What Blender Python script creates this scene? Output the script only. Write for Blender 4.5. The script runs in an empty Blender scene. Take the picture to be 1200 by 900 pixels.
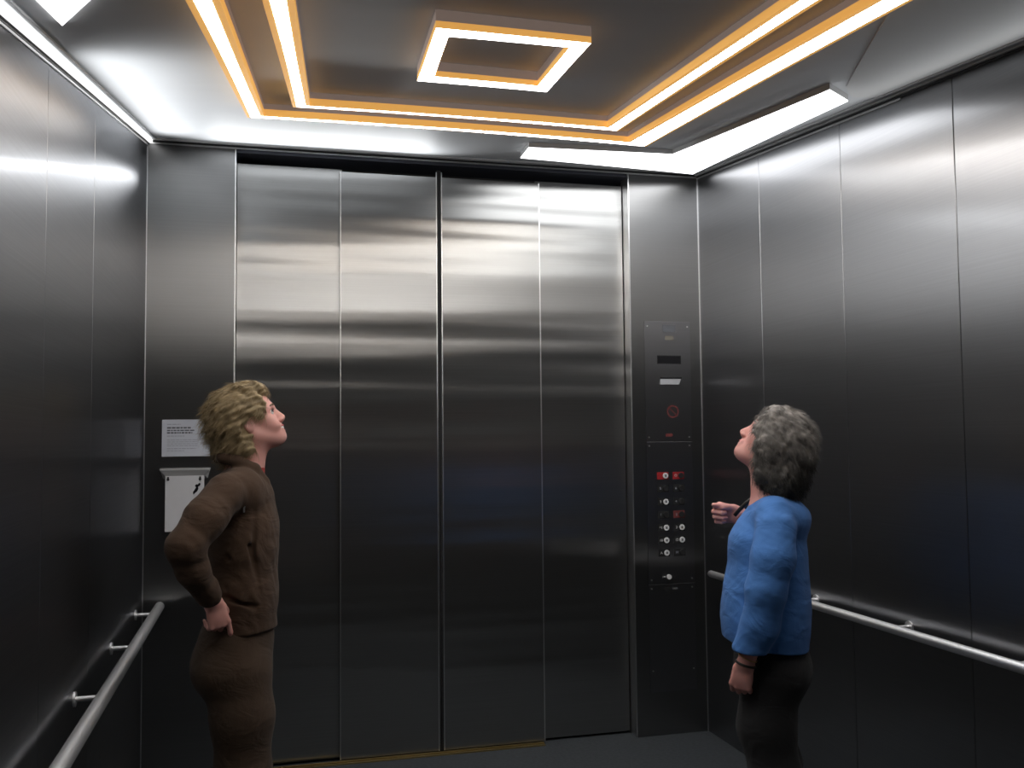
import bpy, bmesh, math, random
import numpy as np
import openvdb
from mathutils import Vector, Matrix

# ---------------------------------------------------------------- camera, world, exposure
S = bpy.context.scene
C = S.collection
EYE = 1.55
CR = Vector((0.96760654, -0.25227517, -0.0097375))
CU = Vector((-0.00431725, -0.05509864, 0.99847158))
CF = Vector((0.25242611, 0.9660856, 0.05440294))
cd = bpy.data.cameras.new('camera')
cam = bpy.data.objects.new('camera', cd)
C.objects.link(cam)
cd.sensor_width = 36.0
cd.lens = 1114.93 / 1200 * 36.0
cd.clip_start = 0.05
M4 = Matrix((CR, CU, -CF)).transposed().to_4x4()
M4.translation = Vector((0, 0, EYE))
cam.matrix_world = M4
S.camera = cam

W = bpy.data.worlds.new('world')
S.world = W
W.use_nodes = True
W.node_tree.nodes['Background'].inputs['Color'].default_value = (0.5, 0.5, 0.5, 1)
W.node_tree.nodes['Background'].inputs['Strength'].default_value = 0.02

S.view_settings.view_transform = 'Standard'
S.view_settings.look = 'None'
S.view_settings.gamma = 1.0
S.view_settings.use_curve_mapping = False
S.view_settings.exposure = 0.0

# light levels (luminaires of the cab, and added lamps washing the ceiling)
E_WHITE = 16.0     # opal faces of the hanging light rings
E_AMBER = 0.60     # amber glowing sides
E_CORNER = 4.0     # corner luminaire
E_COVE = 1.5       # cove strip along the left ceiling edge
WASH_W = 6.4      # lamps washing the ceiling: left cove, plus added unseen ones right and front

random.seed(4)
RNG = np.random.default_rng(7)

# ---------------------------------------------------------------- dimensions
D = 4.646            # plane of the front returns
XL, XR = -0.530, 2.2575
YB = -0.50           # rear wall
ZC = EYE + 1.398
SL, SR = 0.2023, 0.0907


def zceil(x, y):
    t = (x - XL) / (XR - XL)
    y = max(y, 1.6)
    return ZC - (SL * (1 - t) + SR * t) * (D - y)


# ---------------------------------------------------------------- materials
def mat(name):
    m = bpy.data.materials.new(name)
    m.use_nodes = True
    nt = m.node_tree
    b = nt.nodes['Principled BSDF']
    return m, nt, b


def node(nt, kind, **kw):
    n = nt.nodes.new(kind)
    for k, v in kw.items():
        if k in n.inputs:
            n.inputs[k].default_value = v
        else:
            setattr(n, k, v)
    return n


def plain(name, col, rough=0.5, metal=0.0, var=0.06, scale=40, bump=0.0, spec=None):
    m, nt, b = mat(name)
    tc = node(nt, 'ShaderNodeTexCoord')
    nz = node(nt, 'ShaderNodeTexNoise', Scale=scale, Detail=4.0)
    nt.links.new(tc.outputs['Object'], nz.inputs['Vector'])
    mx = node(nt, 'ShaderNodeMix', data_type='RGBA')
    mx.inputs[6].default_value = [c * (1 - var) for c in col] + [1]
    mx.inputs[7].default_value = [min(1, c * (1 + var)) for c in col] + [1]
    nt.links.new(nz.outputs['Fac'], mx.inputs[0])
    nt.links.new(mx.outputs[2], b.inputs['Base Color'])
    b.inputs['Roughness'].default_value = rough
    b.inputs['Metallic'].default_value = metal
    if spec is not None:
        b.inputs['Specular IOR Level'].default_value = spec
    if bump:
        bp = node(nt, 'ShaderNodeBump', Strength=bump, Distance=0.002)
        nt.links.new(nz.outputs['Fac'], bp.inputs['Height'])
        nt.links.new(bp.outputs['Normal'], b.inputs['Normal'])
    return m


def emit(name, col, strength, base=(0.8, 0.8, 0.8)):
    m, nt, b = mat(name)
    b.inputs['Base Color'].default_value = (*base, 1)
    b.inputs['Roughness'].default_value = 0.5
    b.inputs['Emission Color'].default_value = (*col, 1)
    b.inputs['Emission Strength'].default_value = strength
    return m


def brushed(name, col, rough=0.38, aniso=0.85, streak=0.10, wave=0.0, wave_scale=5.0, sharp=0.0, sharp_rough=0.10):
    """brushed stainless steel: horizontal grain, so reflections smear vertically"""
    m, nt, b = mat(name)
    L = nt.links.new
    geo = node(nt, 'ShaderNodeNewGeometry')
    mp = node(nt, 'ShaderNodeMapping')
    mp.inputs['Scale'].default_value = (1.5, 1.5, 260)
    L(geo.outputs['Position'], mp.inputs['Vector'])
    n1 = node(nt, 'ShaderNodeTexNoise', Scale=1.0, Detail=3.0)
    L(mp.outputs['Vector'], n1.inputs['Vector'])
    mx = node(nt, 'ShaderNodeMix', data_type='RGBA')
    mx.inputs[6].default_value = [c * (1 - streak) for c in col] + [1]
    mx.inputs[7].default_value = [min(1, c * (1 + streak)) for c in col] + [1]
    L(n1.outputs['Fac'], mx.inputs[0])
    L(mx.outputs[2], b.inputs['Base Color'])
    nt.nodes.remove(b)
    tg = node(nt, 'ShaderNodeCombineXYZ')
    tg.inputs[2].default_value = 1.0
    nrm = None
    if wave:
        mp2 = node(nt, 'ShaderNodeMapping')
        mp2.inputs['Scale'].default_value = (0.06, 0.06, 1.0)
        L(geo.outputs['Position'], mp2.inputs['Vector'])
        n2 = node(nt, 'ShaderNodeTexNoise', Scale=wave_scale, Detail=1.0)
        L(mp2.outputs['Vector'], n2.inputs['Vector'])
        nrm = node(nt, 'ShaderNodeBump', Strength=1.0, Distance=wave)
        L(n2.outputs['Fac'], nrm.inputs['Height'])
    lobes = []
    for r_, a_ in ((rough, aniso), (sharp_rough, 0.5)):
        g = node(nt, 'ShaderNodeBsdfAnisotropic')
        g.distribution = 'BECKMANN'
        g.inputs['Roughness'].default_value = r_
        g.inputs['Anisotropy'].default_value = a_
        L(mx.outputs[2], g.inputs['Color'])
        L(tg.outputs[0], g.inputs['Tangent'])
        if nrm:
            L(nrm.outputs['Normal'], g.inputs['Normal'])
        lobes.append(g)
    ms = node(nt, 'ShaderNodeMixShader')
    ms.inputs[0].default_value = sharp
    L(lobes[0].outputs[0], ms.inputs[1])
    L(lobes[1].outputs[0], ms.inputs[2])
    hz = node(nt, 'ShaderNodeBsdfAnisotropic')      # broad haze of the fine scratches
    hz.distribution = 'GGX'
    hz.inputs['Roughness'].default_value = 0.62
    L(mx.outputs[2], hz.inputs['Color'])
    m2 = node(nt, 'ShaderNodeMixShader')
    m2.inputs[0].default_value = 0.10
    L(ms.outputs[0], m2.inputs[1])
    L(hz.outputs[0], m2.inputs[2])
    L(m2.outputs[0], nt.nodes['Material Output'].inputs['Surface'])
    return m


STEEL = brushed('brushed_steel', (0.24, 0.24, 0.24), 0.34, 0.55, 0.08, sharp=0.06, sharp_rough=0.2)
STEEL_DOOR = brushed('door_steel', (0.34, 0.34, 0.335), 0.29, 0.60, 0.10, wave=0.008, wave_scale=6.5, sharp=0.06, sharp_rough=0.18)
STEEL_SIDE = brushed('side_wall_steel', (0.33, 0.333, 0.345), 0.40, 0.55, 0.08, wave=0.0015, wave_scale=3.0, sharp=0.12, sharp_rough=0.19)
RAILM = plain('rail_steel', (0.90, 0.90, 0.91), 0.42, 1.0, 0.03, 120)
EDGE = brushed('bright_edge_steel', (0.80, 0.80, 0.80), 0.35, 0.0, 0.04)
PLATE = brushed('panel_steel', (0.25, 0.25, 0.26), 0.38, 0.55, 0.06)
BRASS = plain('brass_sill', (0.55, 0.42, 0.20), 0.35, 1.0)
BLACK = plain('black_rubber', (0.012, 0.012, 0.013), 0.6)
DARKGAP = plain('dark_gap', (0.02, 0.02, 0.022), 0.5)
HEADM = plain('shaded_header_steel', (0.07, 0.075, 0.095), 0.5, 0.5)  # dark tone paints in the shade and reflection above the doors
CEILM = plain('ceiling_paint', (0.76, 0.775, 0.80), 0.55, 0, 0.03, 6)
CEILLIGHT = plain('pale_ceiling_paint', (0.78, 0.78, 0.78), 0.5, 0, 0.02, 6)
TRIMW = plain('white_trim', (0.62, 0.62, 0.62), 0.4, 0, 0.02)
WHITE_E = emit('opal_light_face', (1.0, 0.98, 0.95), E_WHITE)
AMBER_E = emit('amber_glow_side', (1.0, 0.50, 0.12), E_AMBER, (0.8, 0.5, 0.15))
CORNER_E = emit('corner_light_face', (0.98, 0.99, 1.0), E_CORNER)
COVE_E = emit('cove_light_face', (1.0, 1.0, 1.0), E_COVE)
DIAM_E = emit('panel_light_face', (1.0, 1.0, 1.0), 3.0)
TAUPE = emit('translucent_taupe_housing', (1.0, 0.80, 0.72), 0.10, (0.45, 0.38, 0.35))
PAPER = plain('white_paper', (0.56, 0.58, 0.64), 0.7, 0, 0.02)
INK = plain('grey_ink', (0.12, 0.12, 0.14), 0.7)
INKPALE = plain('pale_ink', (0.36, 0.37, 0.42), 0.7)
BOARD = plain('white_board', (0.66, 0.66, 0.68), 0.45, 0, 0.02)
HOLDER = plain('pale_metal_holder', (0.50, 0.50, 0.50), 0.4, 0.3, 0.03)
RED = plain('red_button', (0.35, 0.02, 0.025), 0.4)
REDFAINT = plain('faint_red_print', (0.16, 0.035, 0.035), 0.5)
GLYPH = plain('white_glyph', (0.75, 0.75, 0.75), 0.4)
GREY = plain('grey_plaque', (0.16, 0.165, 0.18), 0.5, 0.4)
TAN = plain('tan_plaque', (0.24, 0.22, 0.18), 0.5, 0.4)
SLOT = plain('recess_tray', (0.35, 0.35, 0.36), 0.4, 0.6)
BLACKG = plain('black_glass', (0.01, 0.01, 0.012), 0.15)


def floor_material():
    m, nt, b = mat('speckled_floor')
    L = nt.links.new
    geo = node(nt, 'ShaderNodeNewGeometry')
    n1 = node(nt, 'ShaderNodeTexNoise', Scale=60.0, Detail=6.0)
    v = node(nt, 'ShaderNodeTexVoronoi', Scale=35.0)
    L(geo.outputs['Position'], n1.inputs['Vector'])
    L(geo.outputs['Position'], v.inputs['Vector'])
    r = node(nt, 'ShaderNodeValToRGB')
    r.color_ramp.elements[0].position = 0.0
    r.color_ramp.elements[0].color = (0.30, 0.30, 0.30, 1)
    r.color_ramp.elements[1].position = 0.10
    r.color_ramp.elements[1].color = (0, 0, 0, 1)
    L(v.outputs['Distance'], r.inputs[0])
    mx = node(nt, 'ShaderNodeMix', data_type='RGBA')
    mx.inputs[6].default_value = (0.013, 0.016, 0.019, 1)
    mx.inputs[7].default_value = (0.052, 0.060, 0.068, 1)
    L(n1.outputs['Fac'], mx.inputs[0])
    ad = node(nt, 'ShaderNodeMix', data_type='RGBA', blend_type='ADD')
    ad.inputs[0].default_value = 0.25
    L(mx.outputs[2], ad.inputs[6])
    L(r.outputs[0], ad.inputs[7])
    L(ad.outputs[2], b.inputs['Base Color'])
    b.inputs['Roughness'].default_value = 0.8
    bp = node(nt, 'ShaderNodeBump', Strength=0.4, Distance=0.002)
    L(n1.outputs['Fac'], bp.inputs['Height'])
    L(bp.outputs['Normal'], b.inputs['Normal'])
    return m


FLOORM = floor_material()


# ---------------------------------------------------------------- object helpers
def mesh_obj(name, verts, faces, m, parent=None, smooth=False):
    me = bpy.data.meshes.new(name)
    me.from_pydata([tuple(v) for v in verts], [], faces)
    me.update()
    if smooth:
        me.polygons.foreach_set('use_smooth', [True] * len(me.polygons))
    me.materials.append(m)
    o = bpy.data.objects.new(name, me)
    C.objects.link(o)
    o.parent = parent
    return o


def empty(name, loc, parent=None):
    o = bpy.data.objects.new(name, None)
    o.location = loc
    C.objects.link(o)
    o.parent = parent
    return o


def tag(o, label=None, cat=None, group=None, kind=None):
    for k, v in (('label', label), ('category', cat), ('group', group), ('kind', kind)):
        if v:
            o[k] = v
    return o


def bm_obj(name, bm, m, parent=None, smooth=False):
    bmesh.ops.recalc_face_normals(bm, faces=bm.faces)
    me = bpy.data.meshes.new(name)
    bm.to_mesh(me)
    bm.free()
    if smooth:
        me.polygons.foreach_set('use_smooth', [True] * len(me.polygons))
    me.materials.append(m)
    o = bpy.data.objects.new(name, me)
    C.objects.link(o)
    o.parent = parent
    return o


def bx(bm, lo, hi, bevel=0.0):
    r = bmesh.ops.create_cube(bm, size=1.0)
    vs = r['verts']
    for v in vs:
        v.co = Vector([lo[i] + (v.co[i] + .5) * (hi[i] - lo[i]) for i in range(3)])
    if bevel:
        es = {e for v in vs for e in v.link_edges}
        bmesh.ops.bevel(bm, geom=list(es), offset=bevel, segments=2, affect='EDGES', profile=0.6)


def box(name, lo, hi, m, parent=None, bevel=0.0):
    bm = bmesh.new()
    bx(bm, lo, hi, bevel)
    return bm_obj(name, bm, m, parent)


def cyl(bm, a, b, r, n=20, r2=None, caps=True):
    a, b = Vector(a), Vector(b)
    d = b - a
    q = d.to_track_quat('Z', 'Y').to_matrix().to_4x4()
    q.translation = (a + b) / 2
    bmesh.ops.create_cone(bm, cap_ends=caps, segments=n, radius1=r, radius2=r if r2 is None else r2,
                          depth=d.length, matrix=q)


def tube(name, pts, r, m, parent=None, n=16, taper=None):
    """round tube along a polyline"""
    pts = [Vector(p) for p in pts]
    vs, fs = [], []
    prev = None
    for i, p in enumerate(pts):
        t = (pts[min(i + 1, len(pts) - 1)] - pts[max(i - 1, 0)]).normalized()
        u = t.orthogonal().normalized() if prev is None else (prev - t * prev.dot(t)).normalized()
        prev = u
        w = t.cross(u)
        rr = r if taper is None else r * taper[i]
        for k in range(n):
            a = 2 * math.pi * k / n
            vs.append(p + (u * math.cos(a) + w * math.sin(a)) * rr)
    for i in range(len(pts) - 1):
        for k in range(n):
            fs.append((i * n + k, i * n + (k + 1) % n, (i + 1) * n + (k + 1) % n, (i + 1) * n + k))
    fs.append(tuple(range(n))[::-1])
    fs.append(tuple((len(pts) - 1) * n + k for k in range(n)))
    return mesh_obj(name, vs, fs, m, parent, True)


# ---------------------------------------------------------------- floor, ceiling
fl = box('floor', (XL - .05, YB - .05, -0.06), (XR + .05, D + 0.30, 0.0), FLOORM)
tag(fl, kind='structure')


def grid_slab(name, x0, x1, y0, y1, nx, ny, zf, th, m, parent=None):
    vs, fs = [], []
    for k in (0, 1):
        for j in range(ny + 1):
            for i in range(nx + 1):
                x = x0 + (x1 - x0) * i / nx
                y = y0 + (y1 - y0) * j / ny
                vs.append((x, y, zf(x, y) + k * th))
    n = (nx + 1) * (ny + 1)
    for j in range(ny):
        for i in range(nx):
            a = j * (nx + 1) + i
            fs.append((a, a + nx + 1, a + nx + 2, a + 1))
            fs.append((n + a, n + a + 1, n + a + nx + 2, n + a + nx + 1))
    for j in range(ny):
        for i in (0, nx):
            a = j * (nx + 1) + i
            fs.append((a, a + nx + 1, n + a + nx + 1, n + a))
    for i in range(nx):
        for j in (0, ny):
            a = j * (nx + 1) + i
            fs.append((a, a + 1, n + a + 1, n + a))
    return mesh_obj(name, vs, fs, m, parent)


ce = grid_slab('ceiling', XL - .05, XR + .05, YB - .05, D + .30, 12, 30, zceil, 0.05, CEILM)
tag(ce, kind='structure')
# paler flat panel set on the ceiling beside the right wall
def panel_left(y):
    pts = [(1.3, 1.36), (1.62, 1.36), (2.01, 1.531), (2.183, 1.62), (2.907, 1.992), (3.02, 2.10)]
    for (a, xa), (b, xb) in zip(pts[:-1], pts[1:]):
        if y <= b:
            return xa + (xb - xa) * (y - a) / (b - a)
    return pts[-1][1]


rows_y = [1.3 + (3.02 - 1.3) * k / 24 for k in range(25)]
vs, fs = [], []
for y in rows_y:
    xa = panel_left(y)
    for k in range(7):
        x = xa + (2.205 - xa) * k / 6
        vs.append((x, y, zceil(x, y) - .004))
for j_ in range(24):
    for k in range(6):
        a = j_ * 7 + k
        fs.append((a, a + 7, a + 8, a + 1))
cp = mesh_obj('ceiling_panel', vs, fs, CEILLIGHT, ce)
so = cp.modifiers.new('thickness', 'SOLIDIFY')
so.thickness = .004
so.offset = -1
cp['label'] = 'paler grey ceiling panel by the right wall'


# ---------------------------------------------------------------- walls made of steel panels
def wall_x(name, X, side, seams):
    """side wall in the plane x = X; side = +1 when the room lies towards +x"""
    x0, x1 = (X - .05, X - .012) if side > 0 else (X + .012, X + .05)
    g = lambda x, y: zceil(x, y) + .02
    ys = [YB - .05, 1.6, D + .05]
    vs = []
    for y in ys:
        vs += [(x0, y, -.05), (x1, y, -.05), (x1, y, g(X, y)), (x0, y, g(X, y))]
    fs = [(0, 1, 2, 3), (8, 9, 10, 11)]
    for k in (0, 4):
        fs += [(k + i, k + (i + 1) % 4, k + 4 + (i + 1) % 4, k + 4 + i) for i in range(4)]
    w = mesh_obj(name, vs, fs, EDGE)
    tag(w, kind='structure')
    ed = sorted(seams)
    for a, b in zip(ed[:-1], ed[1:]):
        a += .0015
        b -= .0015
        pts = [a, b] if not a < 1.6 < b else [a, 1.6, b]
        bm = bmesh.new()
        xi, xo = X, X - side * .012
        fr, bk = [], []
        loop = [(a, .0)] + [(b, .0)] + [(y, zceil(X, y) + .01) for y in reversed(pts)]
        f1 = [bm.verts.new((xi, y, z)) for y, z in loop]
        f2 = [bm.verts.new((xo, y, z)) for y, z in loop]
        bm.faces.new(f1)
        bm.faces.new(f2[::-1])
        for i in range(len(loop)):
            j = (i + 1) % len(loop)
            bm.faces.new((f1[i], f1[j], f2[j], f2[i]))
        bmesh.ops.bevel(bm, geom=[e for e in bm.edges if abs(e.verts[0].co.x - xi) < 1e-6 and abs(e.verts[1].co.x - xi) < 1e-6],
                        offset=.0018, segments=1, affect='EDGES')
        bm_obj('panel', bm, STEEL_SIDE, w)
    return w


wall_x('wall_right', XR, -1, [D + .02, D - .652, D - 1.304, D - 1.956, D - 2.608, D - 3.26, D - 3.912, D - 4.564, YB])
wall_x('wall_left', XL, 1, [D + .02, 3.262, 2.578, 1.89, 1.20, .52, -.16, YB])
wb = box('wall_back', (XL - .05, YB - .05, -.05), (XR + .05, YB - .012, EYE + 1.2), EDGE)
tag(wb, kind='structure')
for i in range(4):
    a = XL + (XR - XL) * i / 4
    box('panel', (a + .0015, YB - .012, 0), (a + (XR - XL) / 4 - .0015, YB, EYE + 1.13), STEEL, wb, .0015)

# front wall: two returns, header, door recess
RL, RR = -0.137, 1.862
wf = empty('wall_front', (0, D, 0))
tag(wf, kind='structure')
O = (0, -D, 0)


def fbox(name, lo, hi, m, parent=wf, bevel=0.0):
    return box(name, (lo[0], lo[1] - (D if parent is wf else 0), lo[2]), (hi[0], hi[1] - (D if parent is wf else 0), hi[2]), m, parent, bevel)


fbox('return_panel', (XL, D, 0), (RL, D + .16, ZC + .01), STEEL, bevel=.0015)
fbox('return_panel', (RR, D, 0), (XR, D + .16, ZC + .01), STEEL, bevel=.0015)
fbox('jamb_edge', (RL, D - .001, 0), (RL + .006, D + .10, ZC + .01), EDGE)
fbox('jamb_edge', (RR - .006, D - .001, 0), (RR, D + .10, ZC + .01), EDGE)
fbox('header', (RL, D + .012, ZC - .035), (RR, D + .22, ZC + .01), HEADM)
fbox('shaft_wall', (RL - .05, D + .20, -.05), (RR + .05, D + .25, ZC + .01), BLACK)
for side in (0, 1):
    fbox('corner_bead', (XL if side == 0 else XR - .004, D - .004, 0), (XL + .004 if side == 0 else XR, D, ZC - .02), EDGE)

# sliding door: two centre leaves in front, two outer leaves behind
dr = empty('door_1', (0, 0, 0))
tag(dr, kind='structure')
DT = ZC - .075


def leaf(x0, x1, y, top, name='door_leaf'):
    bm = bmesh.new()
    bx(bm, (x0, y, .012), (x1, y + .022, top), .002)
    return bm_obj(name, bm, STEEL_DOOR, dr)


leaf(RL + .008, .372, D + .082, ZC - .066)
a = leaf(.362, .842, D + .050, ZC - .085)
b = leaf(.866, 1.380, D + .050, ZC - .085)
leaf(1.370, RR - .010, D + .082, ZC - .066)
box('edge_strip', (.3605, D + .049, .012), (.3640, D + .073, ZC - .085), EDGE, dr)
box('edge_strip', (1.378, D + .049, .012), (1.384, D + .073, ZC - .085), EDGE, dr)
box('edge_strip', (.8385, D + .0485, .012), (.8430, D + .060, ZC - .060), EDGE, dr)
box('edge_strip', (.8650, D + .0485, .012), (.8695, D + .060, ZC - .060), EDGE, dr)
box('rubber_seal', (.8435, D + .052, .012), (.8525, D + .070, ZC - .05), BLACK, dr)
box('rubber_seal', (.8555, D + .052, .012), (.8645, D + .070, ZC - .05), BLACK, dr)
box('sill', (RL + .01, D + .030, 0), (1.372, D + .046, .010), BRASS, dr)
box('sill', (RL + .01, D + .010, 0), (1.372, D + .024, .006), BRASS, dr)


# ---------------------------------------------------------------- crown trims
def trim_strip(name, line, prof, m, parent=None):
    """prof: list of (inward offset, down offset); line: list of (x, y, inward normal)"""
    vs, fs = [], []
    k = len(prof)
    for (x, y, nx, ny) in line:
        for (i, d) in prof:
            px, py = x + nx * i, y + ny * i
            vs.append((px, py, zceil(px, py) - d))
    for s in range(len(line) - 1):
        for j in range(k):
            fs.append((s * k + j, s * k + (j + 1) % k, (s + 1) * k + (j + 1) % k, (s + 1) * k + j))
    fs.append(tuple(range(k)))
    fs.append(tuple(range((len(line) - 1) * k, len(line) * k))[::-1])
    return mesh_obj(name, vs, fs, m, parent)


def rect(i0, i1, d0, d1):
    return [(i0, d0), (i1, d0), (i1, d1), (i0, d1)]


def line_left(y0, y1, n=12):
    return [(XL, y0 + (y1 - y0) * k / n, 1, 0) for k in range(n + 1)]


def line_right(y0, y1, n=12):
    return [(XR, y0 + (y1 - y0) * k / n, -1, 0) for k in range(n + 1)]


def line_front(x0, x1, n=6):
    return [(x0 + (x1 - x0) * k / n, D, 0, -1) for k in range(n + 1)]


t1 = trim_strip('trim_1', line_front(XL, XR), rect(.0, .006, .014, .022), EDGE)
trim_strip('shadow_gap', line_front(XL, XR), rect(.0, .010, .004, .013), DARKGAP, t1)
trim_strip('ceiling_bead', line_front(XL + .02, XR - .02), rect(.012, .060, -.002, .006), TRIMW, t1)
t2 = trim_strip('trim_2', line_left(1.2, D), rect(.0, .005, .026, .032), EDGE)
trim_strip('shadow_gap', line_left(1.2, D), rect(.0, .006, .020, .0255), DARKGAP, t2)
trim_strip('crown_band', line_left(1.2, D), rect(.0, .012, .003, .0195), EDGE, t2)
trim_strip('ceiling_bead', line_left(1.2, D - .02), rect(.034, .042, -.002, .006), CEILM, t2)
t3 = trim_strip('trim_3', line_right(2.95, D), rect(.0, .006, .020, .027), EDGE)
trim_strip('shadow_gap', line_right(1.2, D), rect(.0, .008, .012, .0195), DARKGAP, t3)
trim_strip('crown_band', line_right(1.2, D), rect(.0, .020, -.002, .0115), TRIMW, t3)
trim_strip('ceiling_bead', line_right(1.2, D - .02), rect(.045, .060, -.002, .008), TRIMW, t3)
for t in (t1, t2, t3):
    tag(t, kind='structure')


# ---------------------------------------------------------------- luminaires
def ring_bar(name, outer, inner, d0, d1, m, parent, closed=True, inset=0.0, nsub=10):
    """a bar of rectangular section between two plan outlines, hung d0..d1 below the ceiling"""
    def sub(pl):
        out = []
        n = len(pl)
        for i in range(n if closed else n - 1):
            a, b = Vector(pl[i]), Vector(pl[(i + 1) % n])
            for k in range(nsub):
                out.append(a.lerp(b, k / nsub))
        if not closed:
            out.append(Vector(pl[-1]))
        return out
    o, q = sub(outer), sub(inner)
    if inset:
        o2 = [a + (b - a).normalized() * inset for a, b in zip(o, q)]
        q2 = [b + (a - b).normalized() * inset for a, b in zip(o, q)]
        o, q = o2, q2
    n = len(o)
    vs, fs = [], []
    for a, b in zip(o, q):
        za, zb = zceil(a.x, a.y), zceil(b.x, b.y)
        vs += [(a.x, a.y, za - d0), (a.x, a.y, za - d1), (b.x, b.y, zb - d1), (b.x, b.y, zb - d0)]
    for i in range(n if closed else n - 1):
        j = (i + 1) % n
        for k in range(4):
            fs.append((i * 4 + k, i * 4 + (k + 1) % 4, j * 4 + (k + 1) % 4, j * 4 + k))
    if not closed:
        fs += [(0, 1, 2, 3), (4 * n - 1, 4 * n - 2, 4 * n - 3, 4 * n - 4)]
    return mesh_obj(name, vs, fs, m, parent)


def light_ring(name, outer, inner, label, top=.020, inset=.016):
    r = empty(name, (0, 0, 0))
    tag(r, label, 'light')
    ring_bar('mounting', outer, inner, -.002, top, TAUPE, r)
    ring_bar('amber_side', outer, inner, top, .044, AMBER_E, r)
    ring_bar('opal_face', outer, inner, .0435, .0446, WHITE_E, r, inset=inset)
    return r


light_ring('ceiling_light',
           [(-.157, 1.70), (-.060, 3.426), (1.612, 3.814), (1.465, 1.70)],
           [(-.093, 1.73), (-.004, 3.375), (1.495, 3.728), (1.371, 1.73)],
           'outer of the two large rectangular ceiling light loops, white face with amber glowing sides')
light_ring('ceiling_light',
           [(-.012, 1.79), (.089, 3.175), (1.363, 3.506), (1.228, 1.79)],
           [(.050, 1.82), (.142, 3.132), (1.290, 3.430), (1.158, 1.82)],
           'inner of the two large rectangular ceiling light loops, white face with amber glowing sides')
light_ring('square_ceiling_light',
           [(.376, 2.094), (.428, 2.696), (.866, 2.840), (.803, 2.240)],
           [(.421, 2.174), (.469, 2.634), (.810, 2.754), (.758, 2.284)],
           'small square ceiling light frame hanging in the middle of the ceiling', .027, .002)
# corner luminaire, an L of opal white above the right end of the front wall
cl = empty('corner_light', (0, 0, 0))
tag(cl, 'white L-shaped corner light on the ceiling above the control panel', 'light')
ring_bar('opal_face', [(1.19, 4.351), (2.174, 4.522), (2.065, 2.996)], [(1.15, 4.060), (1.853, 4.068), (1.890, 2.846)], .022, .026, CORNER_E, cl, closed=False, inset=.004)
ring_bar('light_body', [(1.19, 4.351), (2.174, 4.522), (2.065, 2.996)], [(1.15, 4.060), (1.853, 4.068), (1.890, 2.846)], -.002, .022, TRIMW, cl, closed=False)
# white diamond-shaped panel light near the left wall
dl = empty('panel_light', (0, 0, 0))
tag(dl, 'white panel light with a pointed corner on the ceiling by the left wall', 'light')
dia = [(-.431, 2.221), (-.437, 1.920), (-.311, 1.620), (-.305, 1.920)]
n = 4
mesh_obj('opal_face', [(x, y, zceil(x, y) - .010) for x, y in dia] + [(x, y, zceil(x, y) + .002) for x, y in dia],
         [(0, 1, 2, 3), (7, 6, 5, 4)] + [(i, (i + 1) % 4, 4 + (i + 1) % 4, 4 + i) for i in range(4)], DIAM_E, dl)
# cove light: a shallow trough along the top of the left wall with an unseen lamp below it that washes the ceiling
cv = empty('cove_light', (0, 0, 0))
tag(cv, 'thin white cove light trough running along the top of the left wall', 'light')
trim_strip('light_strip', line_left(1.6, D - .02, 10), rect(.012, .026, .004, .0195), COVE_E, cv)


def unseen_lamp(name, p0, p1, inward, power, width=.012, tilt=35):
    """linear lamp from p0 to p1 aimed inward and up at the ceiling"""
    p0, p1 = Vector(p0), Vector(p1)
    ld = bpy.data.lights.new(name, 'AREA')
    ld.shape = 'RECTANGLE'
    ld.size = (p1 - p0).length
    ld.size_y = width
    ld.energy = power
    ld.spread = math.radians(130)
    ld.color = (0.97, 0.99, 1.0)
    o = bpy.data.objects.new(name, ld)
    C.objects.link(o)
    x = (p1 - p0).normalized()
    aim = (Vector(inward) * math.cos(math.radians(tilt)) + Vector((0, 0, 1)) * math.sin(math.radians(tilt)))
    aim = (aim - x * aim.dot(x)).normalized()
    y = (-aim).cross(x)
    m = Matrix((x, y, -aim)).transposed().to_4x4()
    m.translation = (p0 + p1) / 2
    o.matrix_world = m
    o.parent = cv
    return o


unseen_lamp('unseen_lamp', (XL + .03, 2.6, zceil(XL, 2.6) - .14), (XL + .03, D - .25, zceil(XL, D - .25) - .14), (1, 0, 0), WASH_W * .70, tilt=22)
unseen_lamp('unseen_lamp', (XR - .03, 1.7, zceil(XR, 1.7) - .10), (XR - .03, D - .25, zceil(XR, D - .25) - .10), (-1, 0, 0), WASH_W * .13, tilt=15)  # added lamp without a fixture, brightens the ceiling from the right wall
unseen_lamp('unseen_lamp', (XL + .3, D - .03, ZC - .16), (XR - 1.45, D - .03, ZC - .16), (0, -1, 0), WASH_W * .45, tilt=14)  # added lamp without a fixture, brightens the ceiling above the doors


# ---------------------------------------------------------------- handrails
def rail(name, x, z, y0, y1, wall, ys, label, rad):
    r = empty(name, (x, y0, z))
    tag(r, label, 'handrail', 'handrails on the side walls')
    s = 1 if wall < x else -1
    pts = [(0, 0, 0), (0, .004, 0), (0, .012, 0)] + [(0, (y1 - y0) * t, 0) for t in (.1, .5, .9)] + [(0, y1 - y0 - .012, 0), (0, y1 - y0 - .004, 0), (0, y1 - y0, 0)]
    tube('rail_tube', pts, rad, RAILM, r, 24, [.55, .85, 1, 1, 1, 1, 1, .85, .55])
    for y in ys:
        bm = bmesh.new()
        cyl(bm, (wall - x, y - y0, 0), (-s * .015, y - y0, 0), .008, 14)
        cyl(bm, (wall - x, y - y0, 0), (wall - x + s * .006, y - y0, 0), .022, 20)
        bm_obj('bracket', bm, RAILM, r)
    return r


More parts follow.
